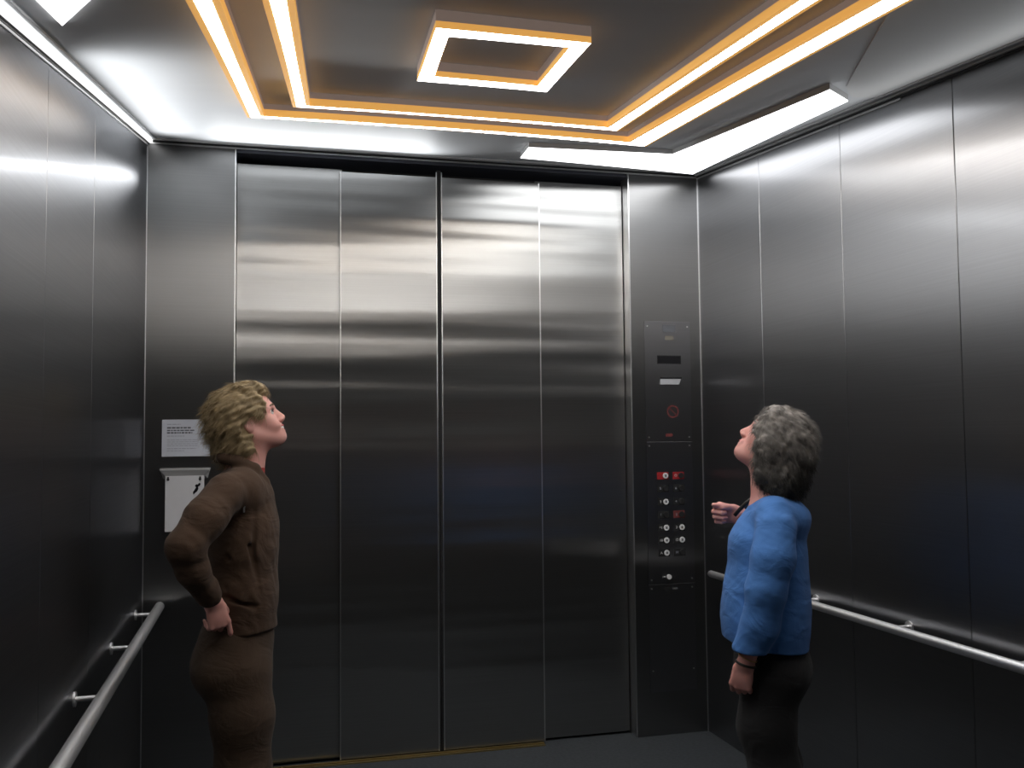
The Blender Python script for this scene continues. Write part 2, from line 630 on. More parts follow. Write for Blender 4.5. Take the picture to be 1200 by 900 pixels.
rail('handrail', XL + .08, EYE - .7516, .6, 4.605, XL, [4.40, 3.73, 3.04, 2.36, 1.68, 1.0], 'steel tube handrail on short brackets along the left wall', .021)
rail('handrail', XR - .08, EYE - .7019, .6, 4.43, XR, [4.2, 3.6, 3.0, 2.43, 1.83, 1.2], 'steel tube handrail along the right wall behind the person in blue', .017)
rr = empty('handrail', (0, YB + .08, .80))
tag(rr, 'steel tube handrail along the rear wall facing the doors', 'handrail')
tube('rail_tube', [(XL + .2, 0, 0), (0, 0, 0), (1, 0, 0), (XR - .2, 0, 0)], .021, RAILM, rr, 20)
for x in (XL + .35, .45, 1.25, XR - .35):
    bm = bmesh.new()
    cyl(bm, (x, -.08, 0), (x, -.015, 0), .008, 12)
    bm_obj('bracket', bm, RAILM, rr)

# ---------------------------------------------------------------- notice and bracket board on the left return
YF = D
nt_ = empty('notice', (-.346, YF, EYE - .08))
tag(nt_, 'white printed notice sheet stuck on the steel beside the doors', 'notice')


def fp(name, x0, x1, z0, z1, th, m, parent, org, y0=0.0):
    """thin plate on the front wall; x, z in room coordinates relative to the eye height"""
    return box(name, (x0 - org[0], -y0 - th, EYE + z0 - org[2]), (x1 - org[0], -y0, EYE + z1 - org[2]), m, parent)


org = (-.346, YF, EYE - .08)
fp('sheet', -.452, -.241, -.080, .090, .003, PAPER, nt_, org)
LINES = [(.068, .35, INKPALE, .002), (.052, .62, INK, .0035), (.040, .72, INK, .0028), (.029, .66, INK, .0035), (.014, .45, INKPALE, .002),
         (-.004, .80, INKPALE, .0015), (-.013, .80, INKPALE, .0015), (-.022, .80, INKPALE, .0015), (-.031, .80, INKPALE, .0015), (-.044, .75, INKPALE, .0018), (-.054, .45, INKPALE, .0015)]
bmI, bmP = bmesh.new(), bmesh.new()
rl = random.Random(2)
for z, w, m_, h_ in LINES:
    x = -.430
    end = -.430 + .168 * w
    while x < end:
        wl = rl.uniform(.006, .020)
        bx(bmI if m_ is INK else bmP, (x - org[0], -.0036, EYE + z - h_ - org[2]), (min(x + wl, end) - org[0], -.003, EYE + z + h_ - org[2]))
        x += wl + .003
tag(bm_obj('printed_text', bmI, INK, nt_), kind='stuff')
tag(bm_obj('small_print', bmP, INKPALE, nt_), kind='stuff')

ho = empty('wall_bracket', (-.345, YF, EYE - .16))
tag(ho, 'pale metal wall bracket shelf under the notice', 'bracket')
oz = EYE - .16
vs = [(-.111, 0, .026), (.108, 0, .026), (.108, -.045, .026), (-.111, -.045, .026), (-.100, 0, -.022), (.095, 0, -.022), (.085, -.030, -.008), (-.088, -.030, -.008),
      (-.111, -.045, .018), (.108, -.045, .018)]
mesh_obj('bracket_body', vs, [(0, 1, 2, 3), (3, 2, 9, 8), (8, 9, 6, 7), (7, 6, 5, 4), (0, 3, 8, 7, 4), (2, 1, 5, 6, 9), (1, 0, 4, 5)], HOLDER, ho)
bo = empty('board', (-.345, YF, EYE - .28))
tag(bo, 'white board with a small dark emblem hanging under the metal bracket', 'board')
ob = (-.345, YF, EYE - .28)
b_ = fp('board_sheet', -.432, -.263, -.420, -.168, .006, BOARD, bo, ob, .034)
for x in (-.420, -.281):
    bm = bmesh.new()
    bx(bm, (x - .004 - ob[0], -.044, EYE - .188 - ob[2]), (x + .004 - ob[0], -.040, EYE - .172 - ob[2]), .001)
    cyl(bm, (x - ob[0], -.046, EYE - .184 - ob[2]), (x - ob[0], -.040, EYE - .184 - ob[2]), .006, 12)
    bm_obj('hook', bm, BLACK, bo)
# emblem: a small leaping figure shape
em = [(0, 0), (.006, .004), (.012, .016), (.010, .026), (.018, .030), (.022, .040), (.014, .044), (.010, .036), (.002, .038), (-.004, .030),
      (.002, .024), (-.004, .014), (-.012, .002), (-.010, -.010), (-.004, -.004)]
vs = [(x - .300 - ob[0], -.0412, EYE - .245 + z - ob[2]) for x, z in em] + [(x - .300 - ob[0], -.0395, EYE - .245 + z - ob[2]) for x, z in em]
n = len(em)
bm = bmesh.new()
vv = [bm.verts.new(v) for v in vs]
bm.faces.new(vv[:n])
for i in range(n):
    bm.faces.new((vv[i], vv[(i + 1) % n], vv[n + (i + 1) % n], vv[n + i]))
bm_obj('emblem', bm, BLACKG, bo)


# ---------------------------------------------------------------- control panel on the right return
cpn = empty('control_panel', (2.07, YF, EYE - .4))
tag(cpn, 'tall steel control panel with floor buttons on the right return', 'control panel')
oc = (2.07, YF, EYE - .4)
PX0, PX1 = 1.935, 2.195
K = lambda name, x0, x1, z0, z1, th, m, par=cpn, y0=0.0: fp(name, x0, x1, z0, z1, th, m, par, oc, y0)
for z0, z1 in ((-.035, .596), (-.775, -.039), (-1.33, -.779)):
    bm = bmesh.new()
    bx(bm, (PX0 - oc[0], -.004, EYE + z0 - oc[2]), (PX1 - oc[0], 0, EYE + z1 - oc[2]), .0012)
    bm_obj('faceplate', bm, PLATE, cpn)
for x in (PX0 + .016, PX1 - .016):
    for z in (.570, -.015, -.060, -.755, -.800, -1.22):
        bm = bmesh.new()
        cyl(bm, (x - oc[0], -.004, EYE + z - oc[2]), (x - oc[0], -.0065, EYE + z - oc[2]), .0042, 12)
        bm_obj('screw', bm, EDGE, cpn)
xm = 2.075
K('logo_plaque', xm - .036, xm + .036, .540, .578, .0012, GREY, y0=.004)
K('capacity_plaque', xm - .024, xm + .024, .498, .520, .0012, TAN, y0=.004)
K('display_window', 2.008, 2.078 + .058, .375, .412, .001, BLACKG, y0=.004)
tr = K('display_frame', 2.004, 2.140, .371, .416, .0006, BLACK, y0=.004)
# recessed card tray: dark slot over a bright sloping lip
vs = [(2.016, -.0042, .262), (2.130, -.0042, .262), (2.138, -.0042, .292), (2.020, -.0042, .292), (2.016, -.016, .262), (2.120, -.016, .262)]
vs = [(x - oc[0], y, EYE + z - oc[2]) for x, y, z in vs]
mesh_obj('card_tray', vs, [(0, 1, 2, 3), (4, 5, 2, 3), (0, 4, 3), (1, 2, 5), (0, 1, 5, 4)], SLOT, cpn)
K('card_slot', 2.020, 2.142, .292, .302, .001, BLACK, y0=.004)
# faint red no-entry pictogram and warning mark
bm = bmesh.new()
for k in range(20):
    a0, a1 = 2 * math.pi * k / 20, 2 * math.pi * (k + 1) / 20
    c = (2.088 - oc[0], EYE + .120 - oc[2])
    q = [(c[0] + r * math.cos(a), -.0044, c[1] + r * math.sin(a)) for r, a in ((.034, a0), (.034, a1), (.026, a1), (.026, a0))]
    bm.faces.new([bm.verts.new(v) for v in q])
q = [(-.022, .018), (-.018, .022), (.022, -.018), (.018, -.022)]
bm.faces.new([bm.verts.new((c[0] + x, -.0044, c[1] + z)) for x, z in q])
bm_obj('red_pictogram', bm, REDFAINT, cpn)
K('red_warning_mark', 2.045, 2.085, -.012, .004, .0008, REDFAINT, y0=.004)


def text(body, x, z, h, m, parent, y):
    cu = bpy.data.curves.new('label_text', 'FONT')
    cu.body = body
    cu.size = h * 1.4
    cu.extrude = .0004
    cu.align_x = 'CENTER'
    cu.align_y = 'CENTER'
    cu.materials.append(m)
    tmp = bpy.data.objects.new('tmp_text', cu)
    C.objects.link(tmp)
    me = bpy.data.meshes.new_from_object(tmp.evaluated_get(bpy.context.evaluated_depsgraph_get()))
    bpy.data.objects.remove(tmp)
    bpy.data.curves.remove(cu)
    me.materials.clear()
    me.materials.append(m)
    t = bpy.data.objects.new('glyph', me)
    C.objects.link(t)
    t.parent = parent
    t.rotation_euler = (math.pi / 2, 0, 0)
    t.location = (x - oc[0], y, EYE + z - oc[2])
    return t


rows = [-.2165, -.283, -.352, -.419, -.487, -.552, -.617]
XA, XB = 2.020, 2.108
spec = [  # (row, column x, text, lit?)
    (0, XA, '', 'redlit'), (0, XB, 'O', 'red'), (1, XA, '5', 'dark'), (1, XB, '6', 'dark'), (2, XA, '3', 'lit'), (2, XB, '4', 'dark'),
    (3, XA, '1', 'dark'), (3, XB, '2', 'darkred'), (4, XA, '*1', 'lit'), (4, XB, '2', 'lit'), (5, XA, '10', 'lit'), (5, XB, '12', 'lit'),
    (6, XA, 'A', 'lit'), (6, XB, 'H', 'dark')]
for r_, x, tx, st in spec:
    z = rows[r_]
    tone = RED if st in ('redlit', 'red') else (REDFAINT if st == 'darkred' else BLACK)
    pl = K('button_plate', x - .028, x + .036, z - .019, z + .019, .0012, tone, y0=.004)
    bm = bmesh.new()
    cyl(bm, (x + .018 - oc[0], -.0052, EYE + z - oc[2]), (x + .018 - oc[0], -.011, EYE + z - oc[2]), .0150, 24)
    bmesh.ops.bevel(bm, geom=[e for e in bm.edges], offset=.001, segments=1, affect='EDGES')
    bu = bm_obj('button', bm, GLYPH if st in ('lit', 'redlit') else BLACK, cpn)
    if st in ('lit', 'redlit'):
        bm = bmesh.new()
        bx(bm, (x + .013 - oc[0], -.0114, EYE + z - .006 - oc[2]), (x + .023 - oc[0], -.0108, EYE + z + .006 - oc[2]))
        bm_obj('button_mark', bm, GREY, bu)
    if tx:
        text(tx, x - .011, z, .013, GLYPH if st in ('lit', 'red') else INKPALE, cpn, -.0056)
text('PH', 2.022, -.742, .010, GLYPH, cpn, -.0048)
bm = bmesh.new()
cyl(bm, (2.048 - oc[0], -.004, EYE - .742 - oc[2]), (2.048 - oc[0], -.012, EYE - .742 - oc[2]), .0125, 20)
bm_obj('key_switch', bm, GLYPH, cpn)
K('key_line', 2.062, 2.10, -.744, -.742, .0008, GREY, y0=.004)
K('key_hole_plate', 2.020, 2.055, -.812, -.795, .001, BLACK, y0=.004)
K('small_tag', 2.068, 2.096, -.809, -.798, .001, GREY, y0=.004)


# ================================================================ people
class Sdf:
    """signed distance field on a grid: shapes are blended in, then skinned as one closed mesh"""
    def __init__(self, lo, hi, h):
        self.lo, self.h = np.array(lo, float), h
        self.n = np.ceil((np.array(hi, float) - self.lo) / h).astype(int) + 1
        self.g = np.full(self.n, .08, np.float32)

    def region(self, lo, hi):
        a = np.clip(np.floor((np.array(lo) - self.lo) / self.h).astype(int), 0, self.n - 1)
        b = np.clip(np.ceil((np.array(hi) - self.lo) / self.h).astype(int) + 1, 1, self.n)
        sl = tuple(slice(i, j) for i, j in zip(a, b))
        ax = [(self.lo[k] + self.h * np.arange(a[k], b[k])).astype(np.float32) for k in range(3)]
        return sl, ax[0][:, None, None], ax[1][None, :, None], ax[2][None, None, :]

    def mix(self, sl, d, k, mode):
        g = self.g[sl]
        if mode == 'add':
            h = np.clip(.5 + .5 * (g - d) / k, 0, 1)
            self.g[sl] = g * (1 - h) + d * h - k * h * (1 - h)
        elif mode == 'sub':
            d = -d
            h = np.clip(.5 - .5 * (g - d) / k, 0, 1)
            self.g[sl] = g * (1 - h) + d * h + k * h * (1 - h)

    def ell(self, c, r, R=None, k=.02, mode='add'):
        c, r = np.array(c, float), np.array(r, float)
        R = np.eye(3) if R is None else np.array(R)
        ext = np.sqrt(((R * r) ** 2).sum(1)) + k + .015
        sl, X, Y, Z = self.region(c - ext, c + ext)
        x, y, z = X - c[0], Y - c[1], Z - c[2]
        q = [(R[0, i] * x + R[1, i] * y + R[2, i] * z) for i in range(3)]
        k0 = np.sqrt(sum((q[i] / r[i]) ** 2 for i in range(3)))
        k1 = np.sqrt(sum((q[i] / r[i] ** 2) ** 2 for i in range(3))) + 1e-6
        self.mix(sl, k0 * (k0 - 1) / k1, k, mode)

    def cap(self, a, b, ra, rb, k=.02, mode='add', n=None, f=1.0):
        """tapered capsule; n, f: section widened by the factor f along the direction n"""
        a, b = np.array(a, float), np.array(b, float)
        m = max(ra, rb) * max(1, f) + k + .015
        sl, X, Y, Z = self.region(np.minimum(a, b) - m, np.maximum(a, b) + m)
        ab = b - a
        L2 = max(float(ab @ ab), 1e-9)
        x, y, z = X - a[0], Y - a[1], Z - a[2]
        t = np.clip((x * ab[0] + y * ab[1] + z * ab[2]) / L2, 0, 1)
        x, y, z = x - t * ab[0], y - t * ab[1], z - t * ab[2]
        if n is not None:
            n = np.array(n, float) / np.linalg.norm(n)
            dn = (x * n[0] + y * n[1] + z * n[2]) * (1 / f - 1)
            x, y, z = x + n[0] * dn, y + n[1] * dn, z + n[2] * dn
        d = np.sqrt(x * x + y * y + z * z) - (ra + (rb - ra) * t)
        self.mix(sl, d, k, mode)

    def chain(self, pts, rs, k=.02, mode='add', n=None, f=1.0):
        for i in range(len(pts) - 1):
            self.cap(pts[i], pts[i + 1], rs[i], rs[i + 1], k, mode, n, f)

    def cut(self, p, nrm, k=.006):
        """removes everything on the side of the plane that nrm points to"""
        nrm = np.array(nrm, float) / np.linalg.norm(nrm)
        sl, X, Y, Z = self.region(self.lo, self.lo + self.h * self.n)
        d = (X - p[0]) * nrm[0] + (Y - p[1]) * nrm[1] + (Z - p[2]) * nrm[2]
        self.mix(sl, -d, k, 'sub')

    def wrinkle(self, amp, fx, seed=0, oct_=3):
        """soft folds: warped sines added to the field"""
        r = np.random.default_rng(seed)
        sl, X, Y, Z = self.region(self.lo, self.lo + self.h * self.n)
        w = 0
        for i in range(oct_):
            v = r.normal(size=3) * np.array(fx)
            u = r.normal(size=3) * np.array(fx) * .6
            ph = r.uniform(0, 6.28, 2)
            w = w + np.sin(v[0] * X + v[1] * Y + v[2] * Z + ph[0] + 1.5 * np.sin(u[0] * X + u[1] * Y + u[2] * Z + ph[1]))
        self.g = self.g + (amp * w / oct_).astype(np.float32)

    def mesh(self, name, m, parent, smooth=2):
        fg = openvdb.FloatGrid(.08)
        fg.copyFromArray(np.ascontiguousarray(self.g))
        p, q = fg.convertToQuads(0.0)
        p = p * self.h + self.lo
        q = q[:, ::-1]
        # light smoothing of the vertices
        e = np.concatenate([q[:, [0, 1]], q[:, [1, 2]], q[:, [2, 3]], q[:, [3, 0]]])
        for _ in range(smooth):
            acc = np.zeros_like(p)
            cnt = np.zeros(len(p))
            np.add.at(acc, e[:, 0], p[e[:, 1]])
            np.add.at(cnt, e[:, 0], 1)
            np.add.at(acc, e[:, 1], p[e[:, 0]])
            np.add.at(cnt, e[:, 1], 1)
            p = p * .5 + .5 * acc / np.maximum(cnt, 1)[:, None]
        v = p[q[:, 0]], p[q[:, 1]], p[q[:, 2]]
        vol = np.einsum('ij,ij->i', v[0], np.cross(v[1], v[2])).sum()
        if vol < 0:
            q = q[:, ::-1]
        me = bpy.data.meshes.new(name)
        me.vertices.add(len(p))
        me.vertices.foreach_set('co', p.astype(np.float32).ravel())
        me.loops.add(q.size)
        me.loops.foreach_set('vertex_index', np.ascontiguousarray(q, dtype=np.int32).ravel())
        me.polygons.add(len(q))
        me.polygons.foreach_set('loop_start', np.arange(0, q.size, 4, dtype=np.int32))
        me.update(calc_edges=True)
        me.polygons.foreach_set('use_smooth', [True] * len(q))
        me.materials.append(m)
        o = bpy.data.objects.new(name, me)
        C.objects.link(o)
        o.parent = parent
        return o


def rot_pitch(a):
    """head frame to person frame: chin lifted by a degrees (x forward, y left, z up)"""
    c, s = math.cos(math.radians(a)), math.sin(math.radians(a))
    return np.array([[c, 0, -s], [0, 1, 0], [s, 0, c]])


def rot_yaw(a):
    c, s = math.cos(math.radians(a)), math.sin(math.radians(a))
    return np.array([[c, -s, 0], [s, c, 0], [0, 0, 1]])


def build_head(S_, O, R, s, smile=False):
    P = lambda x, y, z: np.array(O) + R @ (np.array([x, y, z]) * s)
    def e(c, r, k=.02, mode='add', R2=None):
        S_.ell(P(*c), np.array(r) * s, R if R2 is None else R @ R2, k, mode)
    def c(a, b, ra, rb, k=.02, mode='add', n=None, f=1.0):
        S_.cap(P(*a), P(*b), ra * s, rb * s, k, mode, None if n is None else R @ np.array(n, float), f)
    e((-.018, 0, .032), (.093, .074, .088))
    e((.022, 0, -.028), (.062, .056, .084), .03)
    e((.035, 0, .035), (.052, .058, .055), .03)
    for y in (-1, 1):
        c((-.008, y * .050, -.050), (.058, y * .014, -.094), .020, .017, .03)
        e((.055, y * .034, -.026), (.026, .024, .024), .025)
        c((.070, y * .040, .016), (.086, y * .010, .020), .010, .010, .015)
    e((.073, 0, -.096), (.018, .020, .016), .016)
    e((.050, 0, -.075), (.040, .038, .035), .025)
    for y in (-1, 1):
        e((.096, y * .032, .002), (.020, .016, .011), .012, 'sub')
    c((.088, 0, .008), (.108, 0, -.030), .0075, .0095, .012)
    c((.085, 0, -.010), (.096, 0, -.034), .012, .013, .012)
    for y in (-1, 1):
        e((.099, y * .012, -.037), (.010, .007, .006), .006)
    c((.088, -.018, -.058), (.088, .018, -.058), .0075, .0075, .010)
    c((.087, -.015, -.071), (.087, .015, -.071), .0080, .0080, .008)
    if smile:
        for y in (-1, 1):
            c((.096, 0, -.0655), (.082, y * .030, -.0590), .0085, .0060, .003, 'sub')
            e((.068, y * .036, -.048), (.018, .013, .014), .018)
    for y in (-1, 1):
        e((-.014, y * .074, -.006), (.019, .009, .031), .006, 'add', rot_yaw(-y * 20))
        e((-.010, y * .084, -.002), (.010, .006, .017), .005, 'sub')
    return P


def hand(S_, W_, d, n, side, curls, thumb=(.7, .6, .3), s=1.0, spread=.0):
    """W_ wrist, d pointing direction, n palm normal (fingers curl towards it), side towards the thumb"""
    d = np.array(d, float) / np.linalg.norm(d)
    n = np.array(n, float)
    n = n - d * (n @ d)
    n /= np.linalg.norm(n)
    t = np.cross(d, n)
    if t @ np.array(side, float) < 0:
        t = -t
    W_ = np.array(W_, float)
    B = [W_ + d * (.082 - .004 * abs(i - 1)) * s + t * (.030 - .0195 * i) * s for i in range(4)]
    for i in range(4):
        S_.cap(W_ + t * (.016 - .010 * i) * s, B[i], .0145 * s, .0105 * s, .012)
    S_.ell(W_ + d * .045 * s, (.030 * s, .030 * s, .014 * s), np.stack([d, t, n], 1), .012)
    Ls = [(.042, .025, .020), (.047, .029, .021), (.043, .027, .020), (.034, .020, .018)]
    for i in range(4):
        p, a = B[i], 0.0
        rr = [.0098, .0088, .0080, .0068] if i < 3 else [.0085, .0076, .0068, .0060]
        for j in range(3):
            a += math.radians(curls[i][j])
            q = p + (d * math.cos(a) + n * math.sin(a) + t * spread * (1.5 - i)) * Ls[i][j] * s
            S_.cap(p, q, rr[j] * s, rr[j + 1] * s, .004)
            p = q
    T0 = W_ + d * .022 * s + t * .024 * s + n * .004 * s
    td = d * thumb[0] + t * thumb[1] + n * thumb[2]
    td /= np.linalg.norm(td)
    T1 = T0 + td * .038 * s
    td2 = td + d * .5 + n * .15
    td2 /= np.linalg.norm(td2)
    T2 = T1 + td2 * .030 * s
    T3 = T2 + (td2 + n * .2) * .024 * s
    S_.cap(W_ + t * .012 * s, T0, .014 * s, .014 * s, .01)
    S_.cap(T0, T1, .0135 * s, .0115 * s, .008)
    S_.cap(T1, T2, .0110 * s, .0098 * s, .004)
    S_.cap(T2, T3, .0098 * s, .0078 * s, .004)
    return B


def skin_mat(name, col):
    m, nt, b = mat(name)
    L = nt.links.new
    tc = node(nt, 'ShaderNodeTexCoord')
    nz = node(nt, 'ShaderNodeTexNoise', Scale=22.0, Detail=4.0)
    L(tc.outputs['Object'], nz.inputs['Vector'])
    mx = node(nt, 'ShaderNodeMix', data_type='RGBA')
    mx.inputs[6].default_value = (col[0], col[1] * .84, col[2] * .80, 1)
    mx.inputs[7].default_value = (*col, 1)
    L(nz.outputs['Fac'], mx.inputs[0])
    L(mx.outputs[2], b.inputs['Base Color'])
    b.inputs['Roughness'].default_value = .5
    b.inputs['Subsurface Weight'].default_value = .12
    b.inputs['Subsurface Radius'].default_value = (.012, .005, .003)
    b.inputs['Subsurface Scale'].default_value = 1.0
    return m


def cloth_mat(name, c0, c1, scale=260, rough=.9, sheen=.04, fold=.006):
    m, nt, b = mat(name)
    L = nt.links.new
    tc = node(nt, 'ShaderNodeTexCoord')
    n1 = node(nt, 'ShaderNodeTexNoise', Scale=9.0, Detail=3.0)
    n2 = node(nt, 'ShaderNodeTexNoise', Scale=scale, Detail=3.0)
    L(tc.outputs['Object'], n1.inputs['Vector'])
    L(tc.outputs['Object'], n2.inputs['Vector'])
    ad = node(nt, 'ShaderNodeMath', operation='ADD')
    L(n1.outputs['Fac'], ad.inputs[0])
    L(n2.outputs['Fac'], ad.inputs[1])
    ml = node(nt, 'ShaderNodeMath', operation='MULTIPLY')
    ml.inputs[1].default_value = .5
    L(ad.outputs[0], ml.inputs[0])
    mx = node(nt, 'ShaderNodeMix', data_type='RGBA')
    mx.inputs[6].default_value = (*c0, 1)
    mx.inputs[7].default_value = (*c1, 1)
    L(ml.outputs[0], mx.inputs[0])
    L(mx.outputs[2], b.inputs['Base Color'])
    b.inputs['Roughness'].default_value = rough
    b.inputs['Sheen Weight'].default_value = sheen
    bp = node(nt, 'ShaderNodeBump', Strength=.35, Distance=.001)
    L(n2.outputs['Fac'], bp.inputs['Height'])
    mp = node(nt, 'ShaderNodeMapping')
    mp.inputs['Scale'].default_value = (10, 10, 15)
    mp.inputs['Rotation'].default_value = (.3, .5, .2)
    n3 = node(nt, 'ShaderNodeTexNoise', Scale=1.0, Detail=2.5, Distortion=1.2)
    L(tc.outputs['Object'], mp.inputs['Vector'])
    L(mp.outputs['Vector'], n3.inputs['Vector'])
    bf = node(nt, 'ShaderNodeBump', Strength=.8, Distance=fold)
    L(n3.outputs['Fac'], bf.inputs['Height'])
    L(bf.outputs['Normal'], bp.inputs['Normal'])
    L(bp.outputs['Normal'], b.inputs['Normal'])
    return m


def hair_mat(name, c0, c1, scale=30, nape=None):
    m, nt, b = mat(name)
    L = nt.links.new
    tc = node(nt, 'ShaderNodeTexCoord')
    n1 = node(nt, 'ShaderNodeTexNoise', Scale=scale, Detail=5.0)
    L(tc.outputs['Object'], n1.inputs['Vector'])
    r = node(nt, 'ShaderNodeValToRGB')
    r.color_ramp.elements[0].position = .36
    r.color_ramp.elements[0].color = (*c0, 1)
    r.color_ramp.elements[1].position = .62
    r.color_ramp.elements[1].color = (*c1, 1)
    L(n1.outputs['Fac'], r.inputs[0])
    col = r.outputs[0]
    if nape:                       # pale crown to dark nape: own colour, with underside shade painted in
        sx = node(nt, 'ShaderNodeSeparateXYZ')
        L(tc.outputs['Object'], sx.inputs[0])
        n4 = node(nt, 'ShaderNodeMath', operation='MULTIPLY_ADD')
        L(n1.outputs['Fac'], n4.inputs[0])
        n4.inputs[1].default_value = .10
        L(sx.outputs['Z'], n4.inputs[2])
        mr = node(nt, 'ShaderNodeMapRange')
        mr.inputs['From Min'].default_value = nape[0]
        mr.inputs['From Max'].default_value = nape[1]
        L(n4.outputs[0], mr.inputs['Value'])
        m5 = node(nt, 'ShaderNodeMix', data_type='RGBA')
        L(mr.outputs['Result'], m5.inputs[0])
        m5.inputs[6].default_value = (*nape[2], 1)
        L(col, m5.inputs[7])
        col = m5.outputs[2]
    L(col, b.inputs['Base Color'])
    b.inputs['Roughness'].default_value = .6
    return m


def person_frame(px, depth, sgn):
    """origin on the floor below the pixel column px at camera depth; x = facing direction, perpendicular to the line of sight.
    sgn = +1 faces picture right, -1 faces picture left"""
    d = CF + CR * ((px - 600) / 1114.93)
    b = Vector((d.x, d.y, 0)) * depth
    v = b.normalized()
    right = Vector((v.y, -v.x, 0))
    xf = right * sgn
    yf = Vector((-xf.y, xf.x, 0))
    return b, xf, yf


class Figure:
    def __init__(self, px, depth, sgn, name, label, group=None):
        self.o, self.x, self.y = person_frame(px, depth, sgn)
        self.root = empty(name, self.o)
        self.root.rotation_euler = (0, 0, math.atan2(self.x.y, self.x.x))
        tag(self.root, label, 'person', group)

    def L(self, px, py, y=0.0):
        """point of the figure seen at a place of the photograph, y to the figure's left"""
        d = CF + CR * ((px - 600) / 1114.93) - CU * ((py - 450) / 1114.93)
        o = self.o + self.y * y
        t = o.dot(self.y) / d.dot(self.y)
        p = d * t
        return np.array([(p - self.o).dot(self.x), y, p.z + EYE])


def strands(name, P_, field, count, flow, m, parent, length=.03, r=.0007, lift=.004, seed=1, zmin=None):
    """fine hair locks as thin tapered tubes growing off a hair mesh; flow(p) gives the combing direction"""
    rg = np.random.default_rng(seed)
    me = field.data
    nv = len(me.vertices)
    co = np.empty(nv * 3, np.float32)
    me.vertices.foreach_get('co', co)
    no = np.empty(nv * 3, np.float32)
    me.vertices.foreach_get('normal', no)
    co, no = co.reshape(-1, 3), no.reshape(-1, 3)
    idx = rg.integers(0, nv, count)
    vs, fs = [], []
    for i in idx:
        p, nn = co[i].astype(float), no[i].astype(float)
        f = np.array(flow(p), float) + rg.normal(size=3) * .25
        f = f - nn * (f @ nn) * .8
        f /= np.linalg.norm(f) + 1e-6
        l = length * rg.uniform(.5, 1.3)
        lf = lift * rg.uniform(.2, 1.8)
        side = np.cross(f, nn)
        wob = rg.normal() * .25
        b0 = len(vs)
        for j in range(4):
            t = j / 3
            q = p + f * l * t + nn * (lf * math.sin(t * 2.2)) - nn * .002 * (1 - t) + side * wob * l * t * t
            w = r * (1.05 - t)
            for a in range(3):
                an = a * 2.094
                vs.append(q + (side * math.cos(an) + nn * math.sin(an)) * w)
        for j in range(3):
            for a in range(3):
                fs.append((b0 + j * 3 + a, b0 + j * 3 + (a + 1) % 3, b0 + j * 3 + 3 + (a + 1) % 3, b0 + j * 3 + 3 + a))
    o = mesh_obj(name, vs, fs, m, parent, True)
    tag(o, kind='stuff')
    return o


def uv_ball(bm, c, r, R=None):
    ret = bmesh.ops.create_uvsphere(bm, u_segments=20, v_segments=12, radius=1)
    R = np.eye(3) if R is None else R
    r = np.array(r if hasattr(r, '__len__') else (r, r, r))
    for v in ret['verts']:
        v.co = Vector(np.array(c) + R @ (np.array(v.co) * r))


def face_parts(P, R, s, root, body, lipm, browm, irism, teeth=False, look=(.7, 0, .5)):
    """eyes, brows, lips as children of the body"""
    for y in (-1, 1):
        bm = bmesh.new()
        uv_ball(bm, P(.0740, y * .031, .001), .0120 * s)
        ey = bm_obj('eye', bm, EYEW, body, True)
        bm = bmesh.new()
        ctr = P(.0740, y * .031, .001)
        dv = R @ np.array([.90, y * .30, .32])
        dv /= np.linalg.norm(dv)
        uv_ball(bm, ctr + dv * .0068 * s, .0070 * s)
        bm_obj('iris', bm, irism, ey, True)
        tube('eyelid', [P(.0815, y * .0185, .003), P(.0890, y * .026, .0085), P(.0885, y * .033, .0100), P(.0800, y * .042, .003)], .0028 * s, lipm['lid'], body, 8, [.6, 1, 1, .6])
        tube('eyebrow', [P(.0945, y * .012, .020), P(.0935, y * .026, .0275), P(.0830, y * .041, .0245), P(.073, y * .049, .018)], .0034 * s, browm, body, 8, [.8, 1, .8, .4])
    w = .025 if teeth else .017
    z1, z2 = (-.0570, -.0765) if teeth else (-.0600, -.0700)
    zc_ = -.0580 if teeth else -.0640
    tube('upper_lip', [P(.081, -w * 1.15, zc_), P(.0925, -w * .55, z1), P(.0960, 0, z1 - .001), P(.0925, w * .55, z1), P(.081, w * 1.15, zc_)], .0048 * s, lipm['lip'], body, 10, [.6, .9, 1, .9, .6])
    tube('lower_lip', [P(.081, -w * 1.12, zc_ - .002), P(.0905, -w * .55, z2), P(.0930, 0, z2 - .002), P(.0905, w * .55, z2), P(.081, w * 1.12, zc_ - .002)], .0056 * s, lipm['lip'], body, 10, [.6, .9, 1, .9, .6])
    if teeth:
        tube('teeth', [P(.079, -w, -.0610), P(.0880, -w * .55, -.0640), P(.0910, 0, -.0655), P(.0880, w * .55, -.0640), P(.079, w, -.0610)], .0072 * s, TEETH, body, 8, [.7, 1, 1, 1, .7])


EYEW = plain('eye_white', (.75, .74, .72), .25, 0, .02)
TEETH = plain('teeth_white', (.82, .80, .76), .3, 0, .02)
IRIS_B = plain('blue_grey_iris', (.05, .08, .12), .2)
LIPS = {'lip': plain('rose_lips', (.48, .09, .10), .4), 'lid': plain('dark_lashes', (.08, .045, .035), .7)}
BROWM = plain('brown_brow', (.16, .10, .06), .8)
GREYBROW = plain('grey_brow', (.25, .23, .21), .8)
SKIN_A = skin_mat('fair_skin', (.70, .38, .33))
SKIN_B = skin_mat('rosy_skin', (.72, .38, .34))
BLOND = hair_mat('blond_hair', (.17, .12, .055), (.40, .30, .165), 34)
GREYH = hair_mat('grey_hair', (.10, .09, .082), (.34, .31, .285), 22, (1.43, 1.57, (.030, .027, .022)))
BROWN = cloth_mat('brown_fleece', (.036, .0175, .0080), (.072, .037, .018), fold=.010)
